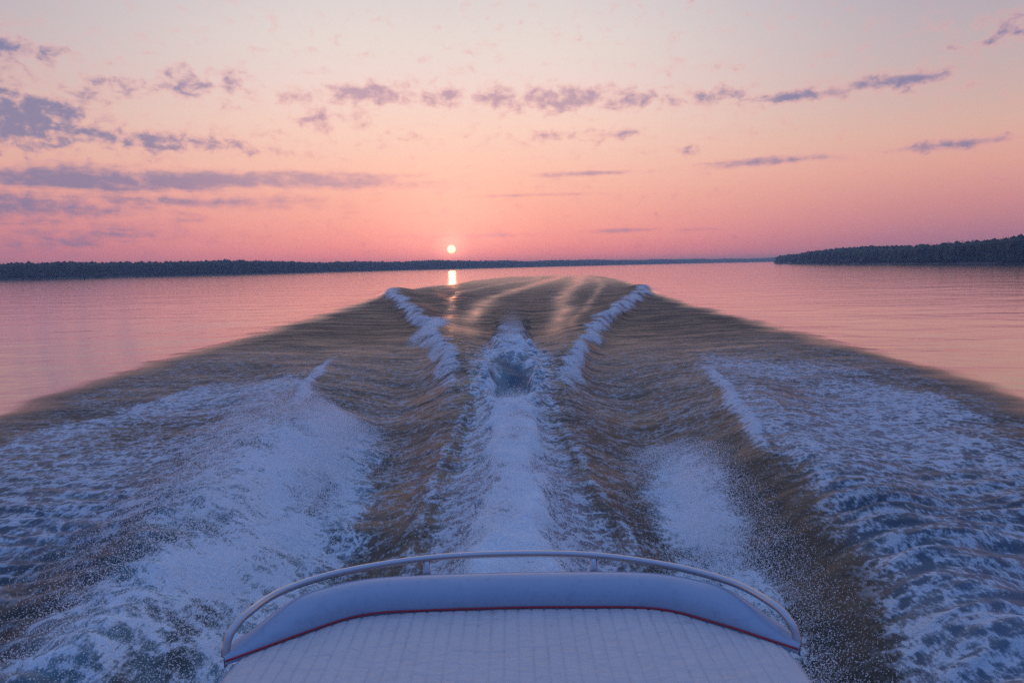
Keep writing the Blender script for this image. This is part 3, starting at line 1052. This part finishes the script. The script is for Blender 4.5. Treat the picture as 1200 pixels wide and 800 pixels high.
# bolster: rolled cushion swept behind the piping
xs = np.linspace(-1.03, .99, 110)
C = np.stack([xs, pip(xs)], 1)
tg = np.gradient(C, axis=0)
tg /= np.linalg.norm(tg, axis=1, keepdims=True)
nrm = np.stack([-tg[:, 1], tg[:, 0]], 1)
prof = [(.002, -.05), (.003, -.004), (.006, .022), (.014, .044), (.030, .062), (.055, .074), (.088, .082), (.120, .085), (.148, .082), (.170, .072), (.188, .053), (.200, .028), (.206, -.005), (.204, -.06), (.19, -.16)]
V, Fc = [], []
for i in range(len(xs)):
    s = abs((xs[i] + .02) / 1.01)
    tp = 1.0 - .80 * float(ss(.70, 1.0, s))
    wd = 1.0 - .50 * float(ss(.72, 1.0, s)) - .40 * float(ss(.95, 1.0, s))
    for (o_, z_) in prof:
        x, y = C[i] + nrm[i] * o_ * wd
        V.append((x, y, crown(xs[i], C[i, 1]) - .004 + z_ * tp))
k = len(prof)
for i in range(len(xs) - 1):
    for j in range(k - 1):
        a = i * k + j
        Fc.append((a, a + k, a + k + 1, a + 1))
part('bolster', V, Fc, MAT_BOLSTER, boat)

# grab rail
RP = [(-1.046, 2.302, 1.03), (-1.044, 2.315, 1.06), (-1.035, 2.345, 1.10), (-1.005, 2.42, 1.128), (-.93, 2.59, 1.132), (-.73, 2.745, 1.134),
      (-.39, 2.86, 1.136), (-.02, 2.89, 1.137), (.34, 2.86, 1.136), (.65, 2.745, 1.134), (.86, 2.59, 1.132), (.955, 2.42, 1.128),
      (.99, 2.345, 1.10), (1.002, 2.315, 1.06), (1.004, 2.302, 1.03)]


def catmull(P, n=10):
    P = np.array(P, float)
    P = np.vstack([2 * P[0] - P[1], P, 2 * P[-1] - P[-2]])
    out = []
    for i in range(1, len(P) - 2):
        for k_ in range(n):
            t_ = k_ / n
            out.append(.5 * ((2 * P[i]) + (-P[i - 1] + P[i + 1]) * t_ + (2 * P[i - 1] - 5 * P[i] + 4 * P[i + 1] - P[i + 2]) * t_ ** 2
                             + (-P[i - 1] + 3 * P[i] - 3 * P[i + 1] + P[i + 2]) * t_ ** 3))
    out.append(P[-2])
    return np.array(out)


rail_c = catmull(RP, 12)
V, Fc = tube(rail_c, .0146, 20)
rail = part('grab_rail', V, Fc, MAT_CHROME, boat)
for xq in (-.385, .335):
    i = int(np.argmin(np.abs(rail_c[:, 0] - xq) + (rail_c[:, 2] < 1.12) * 9))
    p = rail_c[i]
    V, Fc = tube([(p[0], p[1], .93), (p[0], p[1] - .001, 1.03), (p[0], p[1], p[2] - .01)], .0165, 12)
    post = part('rail_post', V, Fc, MAT_CHROME, rail)
    V, Fc = tube([(p[0], p[1], .985), (p[0], p[1], .992), (p[0], p[1], .998)], .03, 16)
    part('mounting_flange', V, Fc, MAT_CHROME, rail)

# hull with transom, after deck under the rail and cockpit
st = [(2.86, .80, .62, 0.98), (2.6, .86, .78, 0.96), (2.2, .97, .90, 0.95), (1.0, 1.0, .95, .95), (-1.0, 1.03, .96, .98), (-2.6, .92, .80, 1.02), (-3.9, .5, .40, 1.08), (-4.5, .05, .04, 1.12)]
V, Fc = [], []
for (y, wt, wb, zt) in st:
    kz = 0.0 if y > -2 else (-(y + 2)) * .12
    for (x, z) in ((-wt, zt), (-wt * 1.0, .72), (-wb, .12), (-wb * .5, -.08), (0, -.25 + kz), (wb * .5, -.08), (wb, .12), (wt, .72), (wt, zt)):
        V.append((x + BX, y, z))
k = 9
for i in range(len(st) - 1):
    for j in range(k - 1):
        a = i * k + j
        Fc.append((a, a + k, a + k + 1, a + 1))
Fc.append(tuple(range(k - 1, -1, -1)))
part('hull', V, Fc, MAT_GEL, boat, False)
# after deck: follows the rail plan, just under bolster
V, Fc = [], []
ring = [(p[0], p[1]) for p in rail_c if p[2] > 1.1]
ring = [(BX + (x - BX) * .93, y - .05) for x, y in ring]
V = [(x, y + .045, .985) for x, y in ring] + [(x, y + .06, .90) for x, y in ring] + [(x * .9, 1.9, .985) for x, y in ring]
n = len(ring)
for i in range(n - 1):
    Fc.append((i, i + 1, n + i + 1, n + i))
    Fc.append((i + 1, i, 2 * n + i, 2 * n + i + 1))
part('after_deck', V, Fc, MAT_GEL, boat)
# cockpit floor, side decks and the hatch front below the pad
V, Fc = [], []


def boxm(x0, x1, y0, y1, z0, z1):
    b = len(V)
    V.extend([(x0, y0, z0), (x1, y0, z0), (x1, y1, z0), (x0, y1, z0), (x0, y0, z1), (x1, y0, z1), (x1, y1, z1), (x0, y1, z1)])
    Fc.extend([tuple(b + i for i in f) for f in ((0, 3, 2, 1), (4, 5, 6, 7), (0, 1, 5, 4), (1, 2, 6, 5), (2, 3, 7, 6), (3, 0, 4, 7))])


boxm(-.86, .82, -2.4, .96, .40, .44)
part('cockpit_floor', V, Fc, MAT_FLOOR, boat, False)
for sx in (-1, 1):
    V, Fc = [], []
    x0, x1 = sorted((BX + sx * .84, BX + sx * 1.035))
    boxm(x0, x1, -2.4, .93, .445, .985)
    part('side_locker', V, Fc, MAT_GEL, boat, False)
V, Fc = [], []
boxm(-.80, .76, .97, 1.02, .445, .925)
part('hatch_front', V, Fc, MAT_GEL, boat, False)

# ------------------------------------------------------------------ haze over the lake
m, t, out = new_mat('evening_haze')
vol = t.new('ShaderNodeVolumePrincipled')
vol.inputs['Color'].default_value = (.45, .70, 1.0, 1)
vol.inputs['Absorption Color'].default_value = (1, 1, 1, 1)
vol.inputs['Density'].default_value = .00085
vol.inputs['Anisotropy'].default_value = .25
t.l.new(vol.outputs[0], out.inputs['Volume'])
V, Fc = [], []
boxm(-6100, 6100, -6100, 6100, -2.0, 26.0)
hz = mesh_obj('haze', V, Fc, m, None, False)
tag(hz, 'thin evening haze over the whole lake', 'haze', 'stuff')
